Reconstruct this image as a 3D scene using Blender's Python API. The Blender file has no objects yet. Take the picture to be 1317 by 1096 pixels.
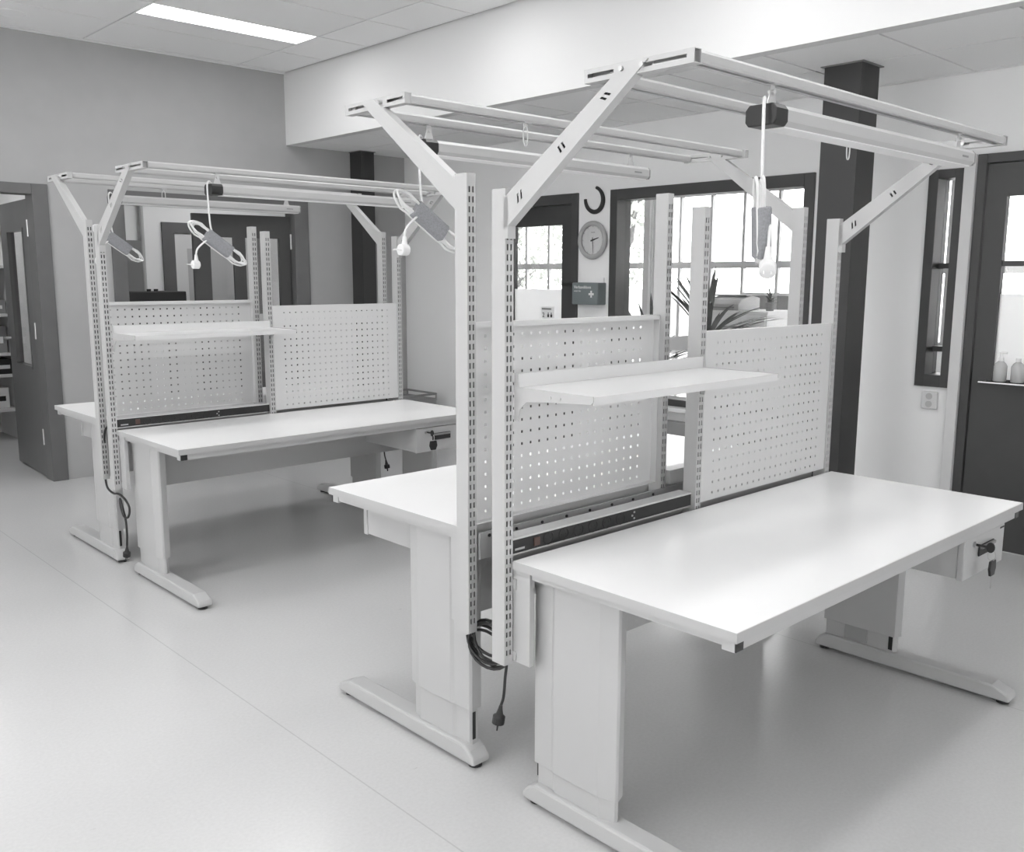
import bpy, math, random
from mathutils import Matrix, Vector
random.seed(7)
C = bpy.context.scene.collection
PI = math.pi
# ------------------------------------------------------------------ camera
cam = bpy.data.cameras.new('camera'); cam.sensor_fit = 'HORIZONTAL'; cam.sensor_width = 36.0
cam.lens = 36.0 * 1190.9 / 1317.0; cam.clip_start = 0.02; cam.clip_end = 200
co = bpy.data.objects.new('camera', cam); C.objects.link(co)
yaw, pit, rol = -0.7546, -0.1598, 0.0029
fw = Vector((-math.sin(yaw)*math.cos(pit), math.cos(yaw)*math.cos(pit), math.sin(pit)))
rt = Vector((math.cos(yaw), math.sin(yaw), 0)); up = rt.cross(fw)
r2 = rt*math.cos(rol) + up*math.sin(rol); u2 = up*math.cos(rol) - rt*math.sin(rol)
m = Matrix.Identity(4)
for i in range(3):
    m[i][0] = r2[i]; m[i][1] = u2[i]; m[i][2] = -fw[i]
m.translation = (-1.7153, -1.0886, 1.5303)
co.matrix_world = m
bpy.context.scene.camera = co
# ------------------------------------------------------------------ sky and exposure
LAMP = 10.0          # radiance of the ceiling panels
SKY = 6.8
w = bpy.data.worlds.new('sky'); bpy.context.scene.world = w; w.use_nodes = True
bg = w.node_tree.nodes['Background']; bg.inputs[0].default_value = (1, 1, 1, 1); bg.inputs[1].default_value = SKY
vs = bpy.context.scene.view_settings
vs.view_transform = 'Standard'; vs.look = 'None'; vs.gamma = 1; vs.use_curve_mapping = False; vs.exposure = 0.30

# ------------------------------------------------------------------ materials
M = {}
def mat(name, c, rough=0.5, metal=0.0, noise=0.0, scale=30.0, bump=0.0, spec=0.5, coat=0.0):
    mt = bpy.data.materials.new(name); mt.use_nodes = True
    nt = mt.node_tree; b = nt.nodes['Principled BSDF']
    col = (c, c, c, 1) if not isinstance(c, tuple) else (*c, 1)
    b.inputs['Base Color'].default_value = col; b.inputs['Roughness'].default_value = rough
    b.inputs['Metallic'].default_value = metal; b.inputs['Specular IOR Level'].default_value = spec
    b.inputs['Coat Weight'].default_value = coat
    if noise or bump:
        tc = nt.nodes.new('ShaderNodeTexCoord'); nz = nt.nodes.new('ShaderNodeTexNoise')
        nz.inputs['Scale'].default_value = scale; nz.inputs['Detail'].default_value = 5
        nt.links.new(tc.outputs['Object'], nz.inputs['Vector'])
        if noise:
            rp = nt.nodes.new('ShaderNodeValToRGB')
            rp.color_ramp.elements[0].position = 0.3; rp.color_ramp.elements[1].position = 0.7
            rp.color_ramp.elements[0].color = tuple(x*(1-noise) for x in col[:3]) + (1,)
            rp.color_ramp.elements[1].color = tuple(min(1, x*(1+noise)) for x in col[:3]) + (1,)
            nt.links.new(nz.outputs['Fac'], rp.inputs['Fac']); nt.links.new(rp.outputs['Color'], b.inputs['Base Color'])
        if bump:
            bp = nt.nodes.new('ShaderNodeBump'); bp.inputs['Strength'].default_value = bump; bp.inputs['Distance'].default_value = 0.002
            nt.links.new(nz.outputs['Fac'], bp.inputs['Height']); nt.links.new(bp.outputs['Normal'], b.inputs['Normal'])
    M[name] = mt
    return mt
mat('panel_paint_lit', 0.62, 0.42, bump=0.03, scale=300)  # bench paint lightened to stand in for light bounced off the tabletop
mat('paint', 0.475, 0.42, bump=0.03, scale=300)
mat('paint_dark', 0.36, 0.45)
mat('laminate', 0.88, 0.24, noise=0.012, scale=3)
mat('edge', 0.46, 0.4)
mat('steel_bar', 0.5, 0.5)
mat('alu', 0.62, 0.35, metal=0.3)
mat('steel', 0.55, 0.3, metal=0.9)
mat('black', 0.018, 0.4)
mat('black_matte', 0.03, 0.7)
mat('dark_switch', (0.10, 0.06, 0.05), 0.4)
mat('cable_white', 0.74, 0.4)
mat('velcro', (0.265, 0.268, 0.282), 0.85, noise=0.15, scale=200)
mat('wall_white', 0.86, 0.8, bump=0.06, scale=120)
mat('wall_grey', 0.40, 0.85, noise=0.025, scale=6, bump=0.08)
mat('soffit', 0.74, 0.8, bump=0.04, scale=100)
mat('tile', 0.92, 0.9, noise=0.02, scale=150, bump=0.1)
mat('joint', 0.22, 0.9)
mat('door_dark', 0.056, 0.45, noise=0.04, scale=8)
mat('door_grey', 0.13, 0.35, noise=0.04, scale=8)
mat('column', 0.036, 0.5)
mat('trim_white', 0.66, 0.6)
mat('card', 0.85, 0.7)
mat('aid_green', (0.165, 0.188, 0.194), 0.45)
mat('clock_rim', 0.40, 0.35)
mat('leaf', (0.06, 0.065, 0.06), 0.45, noise=0.3, scale=20)
mat('leaf_pale', (0.35, 0.36, 0.34), 0.5, noise=0.25, scale=20)
mat('leaf_out', (0.40, 0.42, 0.39), 0.6, noise=0.35, scale=4)
mat('bark', 0.12, 0.9, noise=0.3, scale=20)
mat('ground', 0.5, 0.9, noise=0.1, scale=2)
mat('pot', 0.22, 0.6)
mat('grey_mid', 0.25, 0.6)
mat('grey_light', 0.45, 0.6)
mat('soap', 0.5, 0.25)

def glass(name, tint=1.0, gl=0.08, rough=0.02, diffuse=0.0, dcol=0.9):
    mt = bpy.data.materials.new(name); mt.use_nodes = True; nt = mt.node_tree; nt.nodes.clear()
    out = nt.nodes.new('ShaderNodeOutputMaterial'); tr = nt.nodes.new('ShaderNodeBsdfTransparent')
    tr.inputs[0].default_value = (tint, tint, tint, 1)
    g = nt.nodes.new('ShaderNodeBsdfGlossy'); g.inputs['Roughness'].default_value = rough
    mx = nt.nodes.new('ShaderNodeMixShader'); mx.inputs[0].default_value = gl
    nt.links.new(tr.outputs[0], mx.inputs[1]); nt.links.new(g.outputs[0], mx.inputs[2])
    last = mx
    if diffuse:
        d = nt.nodes.new('ShaderNodeBsdfTranslucent'); d.inputs[0].default_value = (dcol, dcol, dcol, 1)
        d2 = nt.nodes.new('ShaderNodeBsdfDiffuse'); d2.inputs[0].default_value = (dcol, dcol, dcol, 1)
        md = nt.nodes.new('ShaderNodeMixShader'); md.inputs[0].default_value = 0.35
        nt.links.new(d.outputs[0], md.inputs[1]); nt.links.new(d2.outputs[0], md.inputs[2])
        m2 = nt.nodes.new('ShaderNodeMixShader'); m2.inputs[0].default_value = diffuse
        nt.links.new(mx.outputs[0], m2.inputs[1]); nt.links.new(md.outputs[0], m2.inputs[2]); last = m2
    nt.links.new(last.outputs[0], out.inputs[0]); M[name] = mt
glass('glass', 0.95, 0.06)
glass('frosted', 0.95, 0.03, 0.3, 0.85, 0.95)
glass('bottle_glass', 0.9, 0.15)
def emit(name, s):
    mt = bpy.data.materials.new(name); mt.use_nodes = True; nt = mt.node_tree; nt.nodes.clear()
    out = nt.nodes.new('ShaderNodeOutputMaterial'); e = nt.nodes.new('ShaderNodeEmission'); e.inputs[1].default_value = s
    nt.links.new(e.outputs[0], out.inputs[0]); M[name] = mt
emit('lamp_on', LAMP)

def floor_material():
    mt = bpy.data.materials.new('linoleum'); mt.use_nodes = True; nt = mt.node_tree; b = nt.nodes['Principled BSDF']
    N = nt.nodes.new; Lk = nt.links.new
    tc = N('ShaderNodeTexCoord')
    n1 = N('ShaderNodeTexNoise'); n1.inputs['Scale'].default_value = 90; n1.inputs['Detail'].default_value = 4
    n2 = N('ShaderNodeTexNoise'); n2.inputs['Scale'].default_value = 1.3; n2.inputs['Detail'].default_value = 3
    n3 = N('ShaderNodeTexNoise'); n3.inputs['Scale'].default_value = 9; n3.inputs['Detail'].default_value = 6
    mp = N('ShaderNodeMapping'); mp.inputs['Scale'].default_value = (1, 3.2, 1); Lk(tc.outputs['Object'], mp.inputs['Vector'])
    for n in (n1, n2): Lk(tc.outputs['Object'], n.inputs['Vector'])
    Lk(mp.outputs[0], n3.inputs['Vector'])
    r1 = N('ShaderNodeMapRange'); r1.inputs['To Min'].default_value = 0.525; r1.inputs['To Max'].default_value = 0.615
    Lk(n1.outputs['Fac'], r1.inputs['Value'])
    r2_ = N('ShaderNodeMapRange'); r2_.inputs['To Min'].default_value = 0.95; r2_.inputs['To Max'].default_value = 1.05; Lk(n2.outputs['Fac'], r2_.inputs['Value'])
    m1 = N('ShaderNodeMath'); m1.operation = 'MULTIPLY'; Lk(r1.outputs[0], m1.inputs[0]); Lk(r2_.outputs[0], m1.inputs[1])
    # sparse scuff marks
    s3 = N('ShaderNodeMapRange'); s3.inputs['From Min'].default_value = 0.735; s3.inputs['From Max'].default_value = 0.78; s3.inputs['To Min'].default_value = 1.0; s3.inputs['To Max'].default_value = 0.72
    Lk(n3.outputs['Fac'], s3.inputs['Value'])
    m2 = N('ShaderNodeMath'); m2.operation = 'MULTIPLY'; Lk(m1.outputs[0], m2.inputs[0]); Lk(s3.outputs[0], m2.inputs[1])
    # sheet seams every two metres
    sx = N('ShaderNodeSeparateXYZ'); Lk(tc.outputs['Object'], sx.inputs[0])
    a = N('ShaderNodeMath'); a.operation = 'ADD'; a.inputs[1].default_value = 40.25; Lk(sx.outputs['X'], a.inputs[0])
    md = N('ShaderNodeMath'); md.operation = 'MODULO'; md.inputs[1].default_value = 2.0; Lk(a.outputs[0], md.inputs[0])
    lt = N('ShaderNodeMath'); lt.operation = 'LESS_THAN'; lt.inputs[1].default_value = 0.005; Lk(md.outputs[0], lt.inputs[0])
    sm = N('ShaderNodeMapRange'); sm.inputs['To Min'].default_value = 1.0; sm.inputs['To Max'].default_value = 0.82; Lk(lt.outputs[0], sm.inputs['Value'])
    m3 = N('ShaderNodeMath'); m3.operation = 'MULTIPLY'; Lk(m2.outputs[0], m3.inputs[0]); Lk(sm.outputs[0], m3.inputs[1])
    cb = N('ShaderNodeCombineColor')
    for k in range(3): Lk(m3.outputs[0], cb.inputs[k])
    Lk(cb.outputs[0], b.inputs['Base Color']); b.inputs['Roughness'].default_value = 0.20; b.inputs['Specular IOR Level'].default_value = 0.42
    M['linoleum'] = mt
floor_material()

# ------------------------------------------------------------------ mesh helpers
class MB:
    def __init__(s): s.v = []; s.f = []
    def add(s, vs, fs):
        o = len(s.v); s.v += [tuple(p) for p in vs]; s.f += [tuple(i+o for i in f) for f in fs]; return s
    def box(s, x0, x1, y0, y1, z0, z1):
        return s.add([(x0,y0,z0),(x1,y0,z0),(x1,y1,z0),(x0,y1,z0),(x0,y0,z1),(x1,y0,z1),(x1,y1,z1),(x0,y1,z1)],
                     [(0,3,2,1),(4,5,6,7),(0,1,5,4),(1,2,6,5),(2,3,7,6),(3,0,4,7)])
    def prism(s, poly, axis, a, b):
        def P(u, v, t): return {'x': (t,u,v), 'y': (u,t,v), 'z': (u,v,t)}[axis]
        n = len(poly); vs = [P(u,v,a) for u,v in poly] + [P(u,v,b) for u,v in poly]
        ar = sum(poly[i][0]*poly[(i+1)%n][1]-poly[(i+1)%n][0]*poly[i][1] for i in range(n))
        if axis == 'y': ar = -ar
        if b < a: ar = -ar
        fs = [tuple(range(n-1,-1,-1)), tuple(range(n,2*n))] + [(i,(i+1)%n,(i+1)%n+n,i+n) for i in range(n)]
        if ar < 0: fs = [tuple(reversed(f)) for f in fs]
        return s.add(vs, fs)
    def tube(s, pts, r, n=8, cap=True):
        pts = [Vector(p) for p in pts]; k = len(pts); rs = r if isinstance(r, (list,tuple)) else [r]*k
        vs = []; fs = []; ref = None
        for i, p in enumerate(pts):
            t = (pts[min(i+1,k-1)]-pts[max(i-1,0)]).normalized()
            if ref is None: ref = t.orthogonal().normalized()
            ref = (ref - t*ref.dot(t))
            ref = ref.normalized() if ref.length > 1e-6 else t.orthogonal().normalized()
            bn = t.cross(ref)
            for j in range(n):
                a = 2*PI*j/n; vs.append(p + (ref*math.cos(a)+bn*math.sin(a))*rs[i])
        for i in range(k-1):
            for j in range(n): fs.append((i*n+j, i*n+(j+1)%n, (i+1)*n+(j+1)%n, (i+1)*n+j))
        if cap: fs += [tuple(range(n-1,-1,-1)), tuple((k-1)*n+j for j in range(n))]
        return s.add(vs, fs)
    def cyl(s, p0, p1, r, n=16): return s.tube([p0, p1], r, n)
    def plate(s, us, vs_, hole, fn, t):
        """grid plate; hole(i,j) cells are cut right through; fn(u,v,w) -> point, w in [0,t]"""
        nu, nv = len(us)-1, len(vs_)-1; idx = {}; V = []; F = []
        def vi(i, j, k):
            q = (i,j,k)
            if q not in idx: idx[q] = len(V); V.append(tuple(fn(us[i], vs_[j], t if k else 0.0)))
            return idx[q]
        solid = lambda i, j: 0 <= i < nu and 0 <= j < nv and not hole(i, j)
        for i in range(nu):
            for j in range(nv):
                if not solid(i, j): continue
                F.append((vi(i,j,0), vi(i+1,j,0), vi(i+1,j+1,0), vi(i,j+1,0)))
                F.append((vi(i,j,1), vi(i,j+1,1), vi(i+1,j+1,1), vi(i+1,j,1)))
                for di, dj, (a, b) in ((-1,0,((i,j+1),(i,j))), (1,0,((i+1,j),(i+1,j+1))), (0,-1,((i,j),(i+1,j))), (0,1,((i+1,j+1),(i,j+1)))):
                    if not solid(i+di, j+dj): F.append((vi(*b,0), vi(*a,0), vi(*a,1), vi(*b,1)))
        return s.add(V, F)
    def mesh(s, name, smooth=False):
        me = bpy.data.meshes.new(name); me.from_pydata(s.v, [], s.f); me.validate(); me.update()
        if smooth:
            for p in me.polygons: p.use_smooth = True
        return me
def link(name, me, material, parent=None, loc=(0,0,0), bevel=0.0, rot=(0,0,0), seg=2):
    if material is not None and len(me.materials) == 0: me.materials.append(M[material])
    o = bpy.data.objects.new(name, me); C.objects.link(o); o.location = loc; o.rotation_euler = rot
    if parent: o.parent = parent
    if bevel:
        b = o.modifiers.new('bevel', 'BEVEL'); b.width = bevel; b.segments = seg; b.limit_method = 'ANGLE'; b.angle_limit = math.radians(40)
    return o
def put(name, mb, material, parent=None, loc=(0,0,0), bevel=0.0, smooth=False, rot=(0,0,0)):
    return link(name, mb.mesh(name, smooth), material, parent, loc, bevel, rot)
cache = {}
def shared(key, name, fn, material, parent=None, loc=(0,0,0), bevel=0.0, smooth=False, rot=(0,0,0)):
    if key not in cache: cache[key] = fn().mesh(name, smooth)
    return link(name, cache[key], material, parent, loc, bevel, rot)
def tag(o, label, cat, group=None):
    o['label'] = label; o['category'] = cat
    if group: o['group'] = group
    return o
def thing(name, label, cat, loc=(0,0,0), rotz=0.0, group=None):
    o = bpy.data.objects.new(name, None); C.objects.link(o); o.location = loc; o.rotation_euler = (0,0,rotz); o.empty_display_size = 0.1
    return tag(o, label, cat, group)
def struct(o): o['kind'] = 'structure'; return o
def sempty(name, loc=(0,0,0), rotz=0.0):
    o = bpy.data.objects.new(name, None); C.objects.link(o); o.location = loc; o.rotation_euler = (0,0,rotz); return struct(o)
def text(name, s, size, material, parent, loc, rot, ext=0.0006, align='LEFT'):
    cu = bpy.data.curves.new(name, 'FONT'); cu.body = s; cu.size = size; cu.extrude = ext; cu.align_x = align
    t = bpy.data.objects.new(name, cu); C.objects.link(t)
    bpy.context.view_layer.update()
    me = bpy.data.meshes.new_from_object(t.evaluated_get(bpy.context.evaluated_depsgraph_get()))
    bpy.data.objects.remove(t); bpy.data.curves.remove(cu); me.name = name
    me.materials.clear()
    return link(name, me, material, parent, loc, 0, rot)
def smoothpath(pts, n=6):
    P = [Vector(p) for p in pts]; P = [P[0]*2-P[1]] + P + [P[-1]*2-P[-2]]; out = []
    for i in range(1, len(P)-2):
        a, b, c, d = P[i-1:i+3]
        for k in range(n):
            t = k/n
            out.append(0.5*((2*b)+(c-a)*t+(2*a-5*b+4*c-d)*t*t+(3*b-a-3*c+d)*t**3))
    out.append(P[-2]); return out

# ------------------------------------------------------------------ the room
XW, YW, XS, H, HL = 3.7526, 6.2333, 2.50, 3.2215, 2.6377
X0, Y0 = -4.6, -3.4          # walls behind the camera
YT = YW + 0.13; XT = XW + 0.13   # far faces of the two walls in view
struct(put('floor', MB().box(X0-0.1, 6.45, Y0-0.1, 9.2, -0.05, 0), 'linoleum'))
def wall_openings(name, along, a0, a1, z1, c0, c1, ops, material):
    """wall made of boxes around openings (lo, hi, zlo, zhi)"""
    mb = MB(); bx = (lambda p, q, z, y: mb.box(p, q, c0, c1, z, y)) if along == 'x' else (lambda p, q, z, y: mb.box(c0, c1, p, q, z, y))
    cur = a0
    for lo, hi, zl, zh in sorted(ops):
        if lo > cur: bx(cur, lo, 0, z1)
        if zl > 0: bx(lo, hi, 0, zl)
        bx(lo, hi, zh, z1); cur = hi
    bx(cur, a1, 0, z1)
    return struct(put(name, mb, material))
wall_openings('wall_far', 'x', X0, XW, H+0.03, YW, YT, [(-0.46, 0.44, 0, 2.11), (1.06, 2.56, 0, 2.08)], 'wall_grey')
wall_openings('wall_right', 'y', Y0, 9.0, H+0.03, XW, XT, [(4.00, 4.90, 0, 2.12), (1.985, 3.60, 0.64, 2.13), (1.06, 1.22, 0.95, 2.10), (0.03, 0.965, 0, 2.15)], 'wall_white')
LW = [(-0.4, 1.4), (2.2, 4.0)]
wall_openings('wall_left', 'y', Y0-0.1, YT, H+0.03, X0-0.15, X0, [(a, b, 1.30, 2.90) for a, b in LW], 'wall_white')
for k, (a, b) in enumerate(LW):      # the room's street windows, behind the camera
    w_ = sempty('window_%d' % (5+k))
    put('window_frame', MB().box(X0-0.12, X0-0.04, a, a+0.06, 1.30, 2.90).box(X0-0.12, X0-0.04, b-0.06, b, 1.30, 2.90).box(X0-0.12, X0-0.04, a+0.06, b-0.06, 2.84, 2.90).box(X0-0.12, X0-0.04, a+0.06, b-0.06, 1.30, 1.36), 'door_dark', w_)
    put('mullion', MB().box(X0-0.11, X0-0.05, (a+b)/2-0.03, (a+b)/2+0.03, 1.36, 2.84), 'door_dark', w_)
    put('pane', MB().box(X0-0.083, X0-0.077, a+0.06, (a+b)/2-0.03, 1.36, 2.84), 'glass', w_); put('pane', MB().box(X0-0.083, X0-0.077, (a+b)/2+0.03, b-0.06, 1.36, 2.84), 'glass', w_)
BW_FILL = [(-3.4, -1.8), (-0.6, 1.0)]
wall_openings('wall_behind', 'x', X0, XT, H+0.03, Y0-0.15, Y0, [(a, b, 1.10, 2.50) for a, b in BW_FILL], 'wall_white')
for k, (a, b) in enumerate(BW_FILL):      # unseen windows added behind the camera as fill light
    w_ = sempty('window_%d' % (9+k))
    put('window_frame', MB().box(a, a+0.06, Y0-0.12, Y0-0.04, 1.10, 2.50).box(b-0.06, b, Y0-0.12, Y0-0.04, 1.10, 2.50).box(a+0.06, b-0.06, Y0-0.12, Y0-0.04, 2.44, 2.50).box(a+0.06, b-0.06, Y0-0.12, Y0-0.04, 1.10, 1.16), 'door_dark', w_)
    put('mullion', MB().box((a+b)/2-0.03, (a+b)/2+0.03, Y0-0.11, Y0-0.05, 1.16, 2.44), 'door_dark', w_)
    put('pane', MB().box(a+0.06, (a+b)/2-0.03, Y0-0.083, Y0-0.077, 1.16, 2.44), 'glass', w_); put('pane', MB().box((a+b)/2+0.03, b-0.06, Y0-0.083, Y0-0.077, 1.16, 2.44), 'glass', w_)
struct(put('wall_soffit', MB().box(XS, XS+0.08, Y0, YW, HL-0.001, H+0.03), 'soffit'))
# upper ceiling: 1.2 x 0.6 m tiles under a grid
ceil = struct(put('ceiling', MB().box(X0, XS, Y0, YW, H+0.012, H+0.04), 'joint'))
def tile_mesh(a, b):
    g = 0.006
    key = ('tile', round(a,3), round(b,3))
    if key not in cache: cache[key] = MB().box(g, a-g, g, b-g, 0, 0.016).mesh('ceiling_tile')
    return cache[key]
XJ = [X0] + [0.85 + 1.2*k for k in range(-4, 2)] + [XS-0.02]
YJ = [Y0] + [5.545 + 0.6*k for k in range(-14, 2)] + [YW-0.025]
LIGHTS = [(0.85 + 2.4*a, yy) for a in (0, -1, -2) for yy in (4.945, 3.145, 1.345, -0.155)]
lit = lambda x, y: any(abs(x-a) < 0.02 and abs(y-b) < 0.02 for a, b in LIGHTS)
for i in range(len(XJ)-1):
    for j in range(len(YJ)-1):
        a, b = XJ[i+1]-XJ[i], YJ[j+1]-YJ[j]
        if a < 0.03 or b < 0.03: continue
        if lit(XJ[i], YJ[j]):
            link('ceiling_tile', tile_mesh(a, 0.30), 'tile', ceil, (XJ[i], YJ[j]+0.30, H)); continue
        if lit(XJ[i], YJ[j]+0.3):
            link('ceiling_tile', tile_mesh(a, 0.30), 'tile', ceil, (XJ[i], YJ[j], H)); continue
        link('ceiling_tile', tile_mesh(a, b), 'tile', ceil, (XJ[i], YJ[j], H))
struct(put('trim_1', MB().box(X0, XS, YW-0.022, YW, H-0.004, H+0.012), 'tile'))
# lower ceiling beyond the soffit
ceil2 = struct(put('ceiling_low', MB().box(XS+0.08, XW, Y0, YW, HL+0.012, HL+0.04), 'joint'))
XK = [XS+0.081, 3.10, 3.70, XW]; YK = [Y0] + [0.43 + 0.6*k for k in range(-6, 10)] + [YW]
for i in range(len(XK)-1):
    for j in range(len(YK)-1):
        a, b = XK[i+1]-XK[i], YK[j+1]-YK[j]
        if a < 0.03 or b < 0.03: continue
        if XK[i] == 3.10 and abs(YK[j]-1.03) < 0.01:      # tile cut round the column: notch hidden by the collar
            pass
        link('ceiling_tile', tile_mesh(a, b), 'tile', ceil2, (XK[i], YK[j], HL))
def ceiling_light(x, y, lab):
    t = thing('ceiling_light', lab, 'light', (x, y, H), 0, 'recessed ceiling panels')
    shared('clf', 'housing', lambda: MB().box(0, 1.2, 0, 0.012, -0.002, 0.02).box(0, 1.2, 0.288, 0.3, -0.002, 0.02).box(0, 0.012, 0.012, 0.288, -0.002, 0.02).box(1.188, 1.2, 0.012, 0.288, -0.002, 0.02), 'tile', t)
    shared('cld', 'diffuser', lambda: MB().box(0.012, 1.188, 0.012, 0.288, 0.001, 0.011), 'lamp_on', t)
for k, (x, y) in enumerate(LIGHTS):
    ceiling_light(x, y, 'glowing rectangular panel lamp set into the tiled ceiling by the grey wall' if k == 0 else 'recessed panel lamp in the main ceiling further from the grey wall')
sp = thing('ceiling_speaker', 'round flush speaker grille in the ceiling near the grey wall', 'speaker', (0.27, 5.82, H))
ring = MB(); ring.tube([(0.095*math.cos(a), 0.095*math.sin(a), 0) for a in [2*PI*k/32 for k in range(33)]], 0.004, 6, False)
put('rim', ring, 'tile', sp); put('grille', MB().cyl((0,0,-0.002), (0,0,0.008), 0.092, 32), 'tile', sp)
# steel columns
col = thing('steel_column', 'dark freestanding steel column from floor to the low ceiling', 'column', (3.13, 1.435, 0))
put('shaft', MB().box(-0.10, 0.10, -0.105, 0.105, 0, HL), 'column', col, bevel=0.004)
put('ceiling_collar', MB().box(-0.115, 0.115, -0.12, 0.12, HL-0.006, HL-0.0005), 'joint', col)
col = thing('steel_column', 'dark steel column standing against the grey wall', 'column', (3.20, 6.14, 0))
put('shaft', MB().box(-0.06, 0.085, -0.085, 0.09, 0, HL), 'column', col, bevel=0.004)
put('ceiling_collar', MB().box(-0.07, 0.095, -0.095, 0.09, HL-0.006, HL-0.0005), 'joint', col)

# ---- openings in the grey wall
def frame_x(name, x0, x1, ztop, jl, jr, head, y0, y1, material, parent=None, proud=0.015):
    """door lining in a wall that runs along x"""
    mb = MB().box(x0-0.0, x0+jl, y0-proud, y1+proud, 0, ztop).box(x1-jr, x1, y0-proud, y1+proud, 0, ztop).box(x0+jl, x1-jr, y0-proud, y1+proud, ztop-head, ztop)
    return put(name, mb, material, parent, bevel=0.003)
d1 = sempty('door_1', (0, 0, 0))
frame_x('door_frame', -0.55, 0.545, 2.18, 0.11, 0.11, 0.075, YW, YT, 'door_grey', d1)
leaf = MB().plate([0,0.17,0.62,0.84], [0,0.82,1.86,2.07], lambda i,j: i==1 and j==1, lambda u,v,w_: (w_, u, v), 0.04)
lf = put('door_leaf', leaf, 'door_grey', d1, (0.440, YT+0.02, 0.012), rot=(0,0,-0.045))
put('pane', MB().box(0.017, 0.023, 0.17, 0.62, 0.82, 1.86), 'glass', lf)
put('glazing_bead', MB().box(-0.006, 0.046, 0.16, 0.63, 0.81, 0.83).box(-0.006, 0.046, 0.16, 0.63, 1.85, 1.87).box(-0.006, 0.046, 0.155, 0.172, 0.81, 1.87).box(-0.006, 0.046, 0.618, 0.635, 0.81, 1.87), 'door_grey', lf)
for z in (0.25, 1.05, 1.80): put('hinge', MB().cyl((-0.004,-0.006,z), (-0.004,-0.006,z+0.12), 0.008, 8), 'steel', lf)
put('lever_handle', MB().tube([(0,0.78,1.02),(-0.05,0.78,1.02),(-0.055,0.66,1.02)], 0.009), 'steel', lf)
d2 = sempty('door_2', (0, 0, 0))
frame_x('door_frame', 0.975, 2.688, 2.174, 0.11, 0.14, 0.10, YW, YT, 'door_grey', d2)
leaf = MB().plate([0,0.10,0.40,0.50,0.70,0.84], [0,0.25,1.84,2.03], lambda i,j: i in (1,3) and j==1, lambda u,v,w_: (-u, -w_, v), 0.04)
lf = put('door_leaf', leaf, 'door_dark', d2, (2.54, YT-0.04, 0.012), rot=(0,0,-0.14))
put('pane', MB().box(-0.40, -0.10, -0.023, -0.017, 0.25, 1.84), 'glass', lf)
put('pane', MB().box(-0.70, -0.50, -0.023, -0.017, 0.25, 1.84), 'glass', lf)
for z in (0.25, 1.05, 1.75): put('hinge', MB().cyl((0.006,-0.046,z), (0.006,-0.046,z+0.13), 0.009, 8), 'steel', lf)
# rooms behind the grey wall
HB = 2.60
struct(put('wall_back', MB().box(-2.2, 0.86, 8.95, 9.05, 0, HB), 'wall_white'))
struct(put('wall_hall_back', MB().box(0.86, XW, 8.02, 8.12, 0, HB), 'wall_white'))
struct(put('wall_partition', MB().box(0.80, 0.90, YT, 8.95, 0, HB), 'wall_white'))
struct(put('wall_back_left', MB().box(-2.3, -2.2, YT, 8.95, 0, HB), 'wall_white'))
struct(put('ceiling_back', MB().box(-2.3, XW, YT, 9.05, HB, HB+0.05), 'tile'))
for x, y, lab in ((-0.9, 7.6, 'added unseen panel lamp lighting the storeroom behind the open grey door'), (1.9, 7.0, 'added unseen panel lamp lighting the hallway behind the double door')):  # lamps added out of view to brighten the back rooms
    t = thing('ceiling_light', lab, 'light', (x, y, HB))
    put('housing', MB().box(0, 1.2, 0, 0.3, -0.012, 0), 'tile', t); put('diffuser', MB().box(0.015, 1.185, 0.015, 0.285, -0.016, -0.012), 'lamp_on', t)
# hallway contents
t = thing('hall_door', 'closed pale inner door with dark frame in the hallway', 'door', (2.12, 8.02, 0))
put('door_frame', MB().box(0, 0.12, -0.03, 0, 0, 2.05).box(0.98, 1.10, -0.03, 0, 0, 2.05).box(0.12, 0.98, -0.03, 0, 1.95, 2.05), 'door_grey', t)
put('door_leaf', MB().box(0.12, 0.98, -0.012, -0.002, 0, 1.95), 'trim_white', t); put('pane', MB().box(0.25, 0.85, -0.014, -0.010, 0.3, 1.80), 'grey_light', t)
t = thing('tall_cabinet', 'tall grey metal cabinet in the hallway behind the double door', 'cabinet', (1.16, 7.55, 0))
put('body', MB().box(0, 0.58, 0.02, 0.45, 0, 1.85), 'grey_mid', t); put('door', MB().box(0.01, 0.57, 0, 0.02, 0.06, 1.84), 'grey_mid', t)
put('handle', MB().box(0.50, 0.52, -0.02, 0, 0.95, 1.15), 'steel', t)
tag(put('conduit_pipe', MB().cyl((1.915, 7.985, 0), (1.915, 7.985, HB), 0.022, 12), 'grey_light'), 'thin vertical pipe on the white hallway wall', 'pipe')
t = thing('wall_telephone', 'black handset unit on the white hallway wall above the cabinet', 'telephone', (1.715, 8.02, 1.90))
put('base', MB().box(-0.035, 0.035, -0.03, 0, -0.09, 0.11), 'black', t, bevel=0.006)
for k in range(4): put('button', MB().box(-0.02, 0.02, -0.034, -0.03, -0.07+0.045*k, -0.05+0.045*k), 'card', t)
t = thing('hall_table', 'plain grey table carrying a black case in the hallway', 'table', (1.26, 6.62, 0))
put('table_top', MB().box(-0.15, 0.55, 0, 0.5, 0.97, 1.0), 'grey_light', t)
for x in (-0.13, 0.50):
    for y in (0.02, 0.45): put('leg', MB().box(x, x+0.03, y, y+0.03, 0, 0.97), 'grey_mid', t)
t = thing('equipment_case', 'black equipment case with small knobs on the hallway table', 'case', (1.20, 6.66, 1.0))
put('body', MB().box(0, 0.54, 0, 0.38, 0.012, 0.40), 'black_matte', t, bevel=0.01)
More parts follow.
